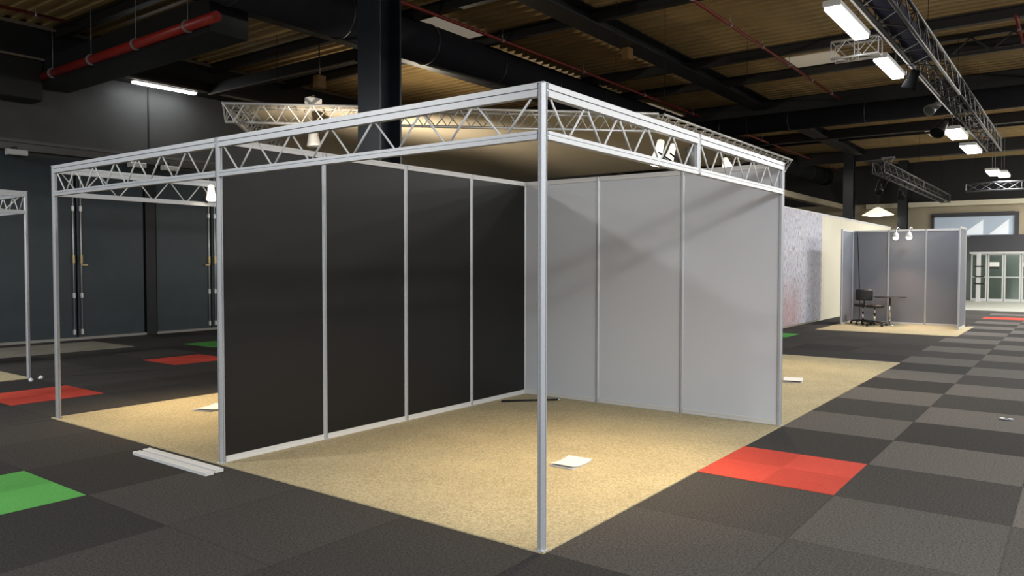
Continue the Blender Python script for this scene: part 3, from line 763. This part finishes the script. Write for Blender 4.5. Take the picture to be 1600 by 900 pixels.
for (x, y, lab) in ((1.03, 8.86, 'crumpled white paper scrap by the foot of the left frame'), (.86, 8.72, 'smaller white paper scrap on the dark floor by the left frame')):
    mb = MB(); random.seed(int(x * 100)); r = .03
    vs = [(x, y, .05)] + [(x + math.cos(a) * r * random.uniform(.7, 1.3), y + math.sin(a) * r * random.uniform(.7, 1.3), random.uniform(.012, .03)) for a in [k * PI / 4 for k in range(8)]]
    vs += [(v[0] + (x - v[0]) * .3, v[1] + (y - v[1]) * .3, 0.0) for v in vs[1:9]]
    fs = [(0, 1 + k, 1 + (k + 1) % 8) for k in range(8)] + [(1 + k, 9 + k, 9 + (k + 1) % 8, 1 + (k + 1) % 8) for k in range(8)] + [tuple(range(9, 17))]
    mb.add(vs, fs); tag(build(mb, 'paper_scrap', M['paper']), lab, 'paper')

# office furniture in the far booth
def swivel(x, y, rot, back, label, cat, name):
    z0 = .008
    t = thing(name, (x, y, z0), label, cat)
    R = Matrix.Rotation(rot, 3, 'Z'); O = Vector((x, y, z0))
    T = lambda v: O + R @ Vector(v)
    for k in range(5):
        a = k * 2 * PI / 5; e = (math.cos(a) * .28, math.sin(a) * .28, .085)
        lg = build(MB().prism([(-.022, -.014), (.022, -.014), (.016, .014), (-.016, .014)], T((0, 0, .11)), T(e)), 'leg', M['black_metal'], t)
        build(MB().tube(T((e[0] - .02 * math.sin(a), e[1] + .02 * math.cos(a), .032)), T((e[0] + .02 * math.sin(a), e[1] - .02 * math.cos(a), .032)), .032, 12).tube(T((e[0], e[1], .03)), T((e[0], e[1], .09)), .010, 6), 'caster', M['black'], lg)
    build(MB().tube(T((0, 0, .08)), T((0, 0, .30)), .03, 12).tube(T((0, 0, .30)), T((0, 0, .46)), .018, 12), 'gas_column', M['chrome'], t)
    mb = MB().lathe([(.12, 0), (.20, .01), (.225, .035), (.22, .065), (.17, .08), (.05, .075)], T((0, 0, .45)), (0, 0, 1), 20); build(mb, 'seat', M['black'], t)
    if back:
        build(MB().path([T((-.08, 0, .45)), T((-.27, 0, .47)), T((-.29, 0, .70))], .014, 8), 'back_support', M['black_metal'], t)
        mb = MB(); P = []
        for i in range(7):
            yy = -.20 + .4 * i / 6; bow = .05 * (abs(yy) / .2) ** 2
            P.append((yy, bow))
        vs = []; 
        for zz in (.62, .65, .86, .90):
            sh = .9 if zz in (.62, .90) else 1
            for (yy, bw) in P: vs.append(T((-.275 + bw, yy * sh, zz)))
            for (yy, bw) in P[::-1]: vs.append(T((-.315 + bw, yy * sh, zz)))
        n = 14; fs = [tuple(range(n))[::-1], tuple(range(3 * n, 4 * n))]
        for k in range(3): fs += [(k * n + i, k * n + (i + 1) % n, (k + 1) * n + (i + 1) % n, (k + 1) * n + i) for i in range(n)]
        mb.add(vs, fs, True); build(mb, 'backrest', M['black'], t)
    return t
swivel(17.75, 2.22, .3, True, 'black office chair with backrest in the grey booth', 'chair', 'office_chair')
swivel(17.35, 1.86, .2, False, 'black swivel stool in front of the office chair', 'stool', 'swivel_stool')
t = thing('round_table', (17.9, 1.62, .008), 'thin topped dark round table beside the office chair', 'table')
build(MB().lathe([(.30, 0), (.38, .004), (.385, .014), (.38, .02), (.3, .022)], (17.9, 1.62, .70), (0, 0, 1), 32), 'tabletop', M['black_metal'], t)
build(MB().tube((17.9, 1.62, .03), (17.9, 1.62, .70), .022, 12), 'leg', M['chrome'], t)
build(MB().lathe([(.20, 0), (.20, .008), (.04, .022)], (17.9, 1.62, .008), (0, 0, 1), 24), 'foot', M['chrome'], t)
c = MB().path([(18.36, 2.52, 2.42), (18.35, 2.50, 2.2), (18.30, 2.46, 1.6), (18.24, 2.42, .95), (18.20, 2.40, .5), (18.18, 2.40, .02)], .012, 6)
tag(build(c, 'power_cord', M['cable']), 'black power cord hanging down the grey booth wall to the floor', 'cord')
# coat hooks rail near the entrance
t = thing('sign_post', (33.4, 1.18, 0), 'white post with three black clips beside the glass doors', 'post')
build(MB().cbox((33.38, 1.10, .02), (33.44, 1.26, 1.98), .01), 'pole', M['white_frame'], t)
build(MB().cbox((33.28, 1.05, .0), (33.54, 1.31, .02), .01), 'base', M['white_frame'], t)
for z in (.72, 1.02, 1.44): build(MB().box((33.36, .98, z), (33.38, 1.32, z + .05)), 'clip', M['black'], t)
# hoist hooks at the roof
for (x, y, z, lab) in ((9.95, 4.86, 5.62, 'small orange brown hoist box under the wide black roof beam'), (6.1, 9.3, 4.98, 'orange brown hoist box hanging left of the steel column')):
    t = thing('hoist', (x, y, z), lab, 'hoist')
    build(MB().cbox((x - .1, y - .08, z - .12), (x + .1, y + .08, z + .10), .02), 'case', M['hook'], t)
    build(MB().tube((x, y, z + .1), (x, y, zt if y > 7 else z + .12), .012, 8), 'chain', M['black_metal'], t)

# ------------------------------------------------------------------ general hall light: unseen fill lights added for lamp rows out of view
for (x, y, p, a, c) in ((-6.0, -5.6, 300, 4.2, 2.6), (-3.0, -7.6, 300, 4.2, 2.6), (-2.0, -4.6, 150, 4.2, 2.6), (0.5, -9.0, 280, 4.2, 2.6), (1.0, -6.2, 130, 4.2, 2.6), (4.5, -6.5, 110, 1.4, .6), (-7.5, -1.0, 280, 4.2, 2.6), (9.5, -5.5, 200, 1.4, .6), (16, -5.5, 200, 1.4, .6), (-5.5, 7, 280, 1.4, .6), (-3, 10.5, 200, 1.4, .4)):
    area('hall_lamp_fill', (x, y, 4.6), a, c, p, COOL)
def glow(x, y, z, p, col=(1., .95, .86)):
    l = bpy.data.lights.new('roof_fill_light', 'POINT'); l.energy = p; l.color = col; l.shadow_soft_size = .12  # unseen point light added to brighten the roof
    o = bpy.data.objects.new('roof_fill_light', l); COL.objects.link(o); o.location = (x, y, z)
spot('deck_uplight_fill', (9.2, 9.6, 4.1), (9.2, 9.0, 6.0), 190, (1., .88, .68), 165, .5)   # unseen uplight added above the canopy to brighten the roof sheet
for (x, y, p) in ((-6, -5.6, 200), (0, -6, 200), (6.5, -6.5, 260), (13, -6.5, 260), (20, -6.5, 600), (27, -6.5, 600), (-6, 7, 300)): glow(x, y, 4.7, p)
area('hall_lamp_fill', (31, -3.5, 4.9), 1.4, .5, 420, (1., .97, .9)); area('hall_lamp_fill', (24, -4.5, 4.9), 1.4, .5, 420, (1., .97, .9))  # unseen lights added to brighten the far end
area('hall_lamp_fill', (23, 6.0, 5.2), 1.4, .4, 60, (1., .97, .9))
area('hall_lamp_fill', (35.1, -1.0, 2.6), .8, 3, 60, (1., .98, .95), (0, 0, 0))  # unseen light added to lift the lobby behind the glass

W = bpy.data.worlds.new('hall_ambience'); S.world = W; W.use_nodes = True
W.node_tree.nodes['Background'].inputs[0].default_value = (.75, .85, 1., 1); W.node_tree.nodes['Background'].inputs[1].default_value = .35

# ------------------------------------------------------------------ camera
yaw, pit, rol = .6421, -.0318, .0011
d = Vector((math.cos(pit) * math.cos(yaw), math.cos(pit) * math.sin(yaw), math.sin(pit)))
r = Vector((math.sin(yaw), -math.cos(yaw), 0)); u = r.cross(d)
r2 = r * math.cos(rol) + u * math.sin(rol); u2 = -r * math.sin(rol) + u * math.cos(rol)
cam = bpy.data.cameras.new('camera'); co = bpy.data.objects.new('camera', cam); COL.objects.link(co)
cam.sensor_width = 36; cam.lens = 1195.5 * 36 / 1600; cam.clip_end = 200
co.matrix_world = Matrix(((r2.x, u2.x, -d.x, -3.3638), (r2.y, u2.y, -d.y, -2.314), (r2.z, u2.z, -d.z, 1.5516), (0, 0, 0, 1)))
S.camera = co
vs_ = S.view_settings; vs_.view_transform = 'Standard'; vs_.look = 'None'; vs_.gamma = 1; vs_.use_curve_mapping = False
vs_.exposure = 0.
